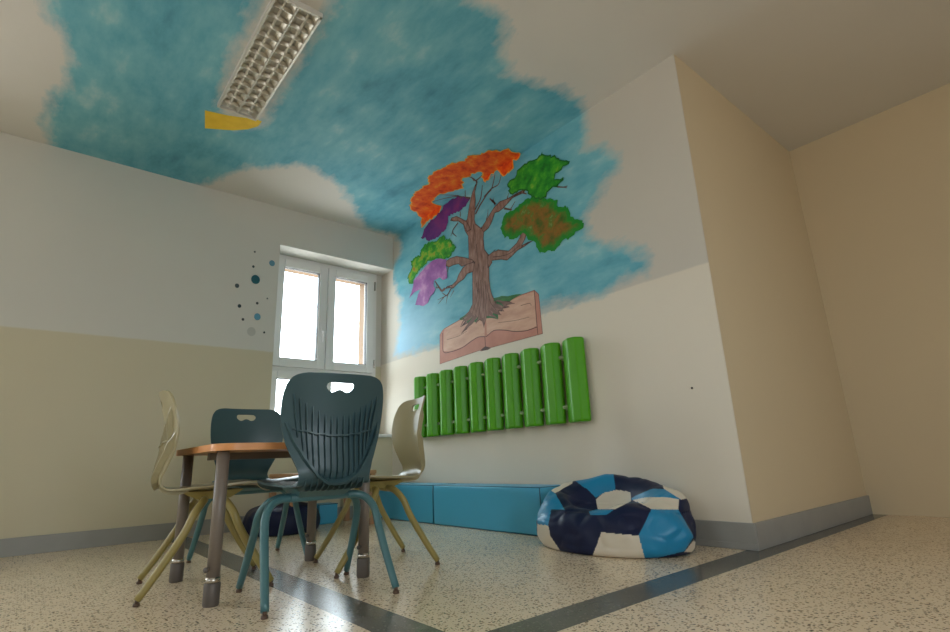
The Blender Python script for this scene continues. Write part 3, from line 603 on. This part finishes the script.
panels = [(CREAM, G_((283, 286), (414, 298), (436, 385), (246, 385))), (TURQ, G_((458, 203), (548, 203), (604, 300), (572, 352), (436, 385), (412, 298))), (CREAM, G_((604, 312), (640, 330), (600, 356), (572, 354))),
    (NAVY, G_((548, 204), (552, 172), (640, 150), (650, 330), (606, 318), (600, 290))), (CREAM, G_((390, 172), (440, 164), (510, 162), (553, 172), (550, 207), (458, 206))), (CREAM, G_((488, 96), (540, 110), (600, 165), (560, 172), (500, 136))),
    (TURQ, G_((385, 170), (420, 146), (460, 134), (502, 136), (560, 172), (510, 164), (440, 164), (390, 174))), (NAVY, G_((322, 80), (380, 66), (490, 90), (490, 132), (455, 136), (386, 166), (384, 148), (332, 136))),
    (TURQ, G_((180, 98), (250, 70), (324, 78), (332, 138), (286, 152), (262, 166), (230, 136))), (CREAM, G_((85, 128), (140, 85), (184, 98), (182, 118), (122, 150))), (NAVY, G_((122, 150), (182, 116), (232, 134), (266, 168), (268, 206), (240, 214), (150, 208))),
    (CREAM, G_((264, 172), (288, 150), (336, 138), (384, 146), (386, 178), (330, 206), (270, 206))), (TURQ, G_((60, 140), (88, 126), (124, 152), (155, 208), (108, 206), (98, 262), (60, 260))), (CREAM, G_((60, 258), (98, 262), (106, 300), (140, 350), (140, 372), (60, 340))),
    (TURQ, G_((240, 214), (268, 206), (326, 208), (300, 226), (244, 226)))]
VS = np.array([tuple(v) for v in vs]); fc = np.array([VS[list(f)].mean(0) for f in fs]); ix = np.zeros(len(fs), np.int32)
W = fc+np.array(BC-CAM); dpt = W@np.array(fw); px = np.stack([475+FPX*(W@np.array(rt))/dpt, 316-FPX*(W@np.array(up))/dpt], 1)
# panels on the sides the photo does not show continue the football pattern as a scatter of cells
cand = fc[np.random.RandomState(2).permutation(len(fc))[:6000]]; ex = []
for c in cand:
    if not ex or np.min(np.linalg.norm(np.array(ex)-c, axis=1)) > .2: ex.append(c)
for i in range(0, len(fs), 4000): ix[i:i+4000] = np.argmin(((fc[i:i+4000, None]-np.array(ex)[None])**2).sum(2), 1) % 3
vis = np.zeros(len(fs), bool)
for i, c in enumerate(fc):
    q = V(c)+BC-CAM; L = q.length; h = bvh.ray_cast(CAM, q/L); vis[i] = h[0] is not None and h[3] > L-.012
ix[vis] = NAVY
for ci, pl in panels: ix[vis & np_inside(px, pl)] = ci
bb = mesh('beanbag', vs, fs, [M['navy'], M['turq'], M['cream']], None, True, [int(k) for k in ix]); bb.location = BC
tag(bb, 'football-patterned beanbag in navy, turquoise and cream against the wall', 'beanbag')
vs, fs = bag((.27, .27), [(0, 0), (.6, 0), (.92, 0), (1.0, .03), (1.02, .085), (.97, .14), (.84, .18), (.6, .2), (.3, .2), (0, .195)], .0, 120, 60, .02, 7.7, bd)
nb = mesh('floor_cushion', vs, fs, M['navy'], None, True); nb.location = (1.56, 4.24, 0)
tag(nb, 'low round navy cushion on the floor near the window wall', 'cushion')

# ---------------------------------------------------------------- ceiling light
lz = 2.853; x0, x1, y0, y1 = .650, .908, 2.275, 3.40
cl = thing('ceiling_light', 'unlit twin-tube ceiling light with a silver louvre grid', 'ceiling light', ((x0+x1)/2, (y0+y1)/2, H))
hx, hy, dz = (x1-x0)/2, (y1-y0)/2, lz-H
boxes('housing', [((-hx, -hy, -.003), (hx, hy, 0)), ((-hx, -hy, dz), (-hx+.008, hy, -.003)), ((hx-.008, -hy, dz), (hx, hy, -.003)), ((-hx+.008, -hy, dz), (hx-.008, -hy+.008, -.003)), ((-hx+.008, hy-.008, dz), (hx-.008, hy, -.012))], M['lightw'], cl)
boxes('rim', [((-hx, -hy, dz-.004), (-hx+.014, hy, dz)), ((hx-.014, -hy, dz-.004), (hx, hy, dz)), ((-hx, -hy, dz-.004), (hx, -hy+.014, dz)), ((-hx, hy-.014, dz-.004), (hx, hy, dz))], M['mirror'], cl, .0015)
bm = bmesh.new()
def curved(xa, xb, face):     # parabolic side reflector
    n = 8; prev = None
    for i in range(n+1):
        t = i/n; x = xa+(xb-xa)*(t**2); z = dz+.001+(.026)*t
        cur = (bm.verts.new((x, -hy+.01, z)), bm.verts.new((x, hy-.01, z)))
        if prev: bm.faces.new((prev[0], prev[1], cur[1], cur[0]))
        prev = cur
for q in ((-hx+.012, -hx+.04), (-.003, -.03), (.003, .03), (hx-.012, hx-.04)):
    bm = bmesh.new(); curved(*q, 1); from_bm('reflector', bm, M['mirror'], cl, True)
boxes('spine', [((-.004, -hy+.01, dz-.002), (.004, hy-.01, dz+.012))], M['mirror'], cl)
for sx in (-1, 1):
    for i in range(1, 14):
        bm = bmesh.new(); y = -hy+(2*hy)*i/14; xa, xb = sx*.004, sx*(hx-.012); n = 6; prev = None
        for k in range(n+1):
            t = k/n; w = .001+.011*(t**1.5); z = dz+t*.022
            cur = [bm.verts.new((xa, y-w, z)), bm.verts.new((xb, y-w, z)), bm.verts.new((xb, y+w, z)), bm.verts.new((xa, y+w, z))]
            if prev:
                for q in range(4): bm.faces.new((prev[q], prev[(q+1) % 4], cur[(q+1) % 4], cur[q]))
            else: bm.faces.new(cur)
            prev = cur
        bm.faces.new(prev[::-1]); from_bm('louvre_blade', bm, M['mirror'], cl, True)
    tubes('lamp_tube', [([(sx*hx*.5, -hy+.03, -.016), (sx*hx*.5, hy-.03, -.016)], .008)], M['tube'], cl, 14)

# ---------------------------------------------------------------- light
w = bpy.data.worlds.new('world'); S.world = w; w.use_nodes = True
nt = w.node_tree; bg = nt.nodes['Background']
tc = nt.nodes.new('ShaderNodeTexCoord'); sp = nt.nodes.new('ShaderNodeSeparateXYZ'); rp = nt.nodes.new('ShaderNodeValToRGB'); mr = nt.nodes.new('ShaderNodeMapRange')
nt.links.new(tc.outputs['Generated'], sp.inputs[0]); nt.links.new(sp.outputs['Z'], mr.inputs['Value']); mr.inputs['From Min'].default_value = -1; mr.inputs['From Max'].default_value = 1
nt.links.new(mr.outputs[0], rp.inputs[0]); el = rp.color_ramp.elements
el[0].position = .46; el[0].color = (.60, .60, .60, 1); el[1].position = .54; el[1].color = (.78, .87, .95, 1)     # grey lower half added to light the ceiling, hazy sky above
nt.links.new(rp.outputs[0], bg.inputs[0])
my = nt.nodes.new('ShaderNodeMapRange'); nt.links.new(sp.outputs['Y'], my.inputs['Value']); my.inputs['From Min'].default_value = .05; my.inputs['From Max'].default_value = .35   # sky made brighter on the window side to strengthen its light
my.inputs['To Min'].default_value = 9.2; my.inputs['To Max'].default_value = 12.0; nt.links.new(my.outputs[0], bg.inputs[1])
def area(name, loc, target, sx, sy, power, colr=(1, 1, 1), portal=False, spread=180):
    l = bpy.data.lights.new(name, 'AREA'); l.shape = 'RECTANGLE'; l.size = sx; l.size_y = sy; l.energy = power; l.color = colr; l.spread = R(spread)
    o = bpy.data.objects.new(name, l); COL.objects.link(o); o.location = loc
    o.rotation_euler = (V(target)-V(loc)).to_track_quat('-Z', 'Y').to_euler(); l.cycles.is_portal = portal; return o
area('sky_portal', (2.125, 4.955, 1.6), (2.125, 0, 1.6), 1.08, 1.74, 1, portal=True)
area('sky_portal', (-2.05, 4.66, 1.61), (-2.05, 0, 1.61), 1.3, 1.78, 1, portal=True)
area('sky_portal', (.4, -3.01, 1.65), (.4, 0, 1.65), 1.6, 1.5, 1, portal=True)  # portal of the added opening behind the camera
area('sky_portal', (-3.21, 1.125, 1.65), (0, 1.125, 1.65), .45, 1.5, 1, portal=True)  # portal of the added slit in the left wall
S.view_settings.view_transform = 'Standard'; S.view_settings.look = 'None'; S.view_settings.gamma = 1; S.view_settings.use_curve_mapping = False
S.view_settings.exposure = .20
S.cycles.max_bounces = 10; S.cycles.diffuse_bounces = 6; S.cycles.transparent_max_bounces = 16; S.cycles.sample_clamp_indirect = 6
S.cycles.use_denoising = True
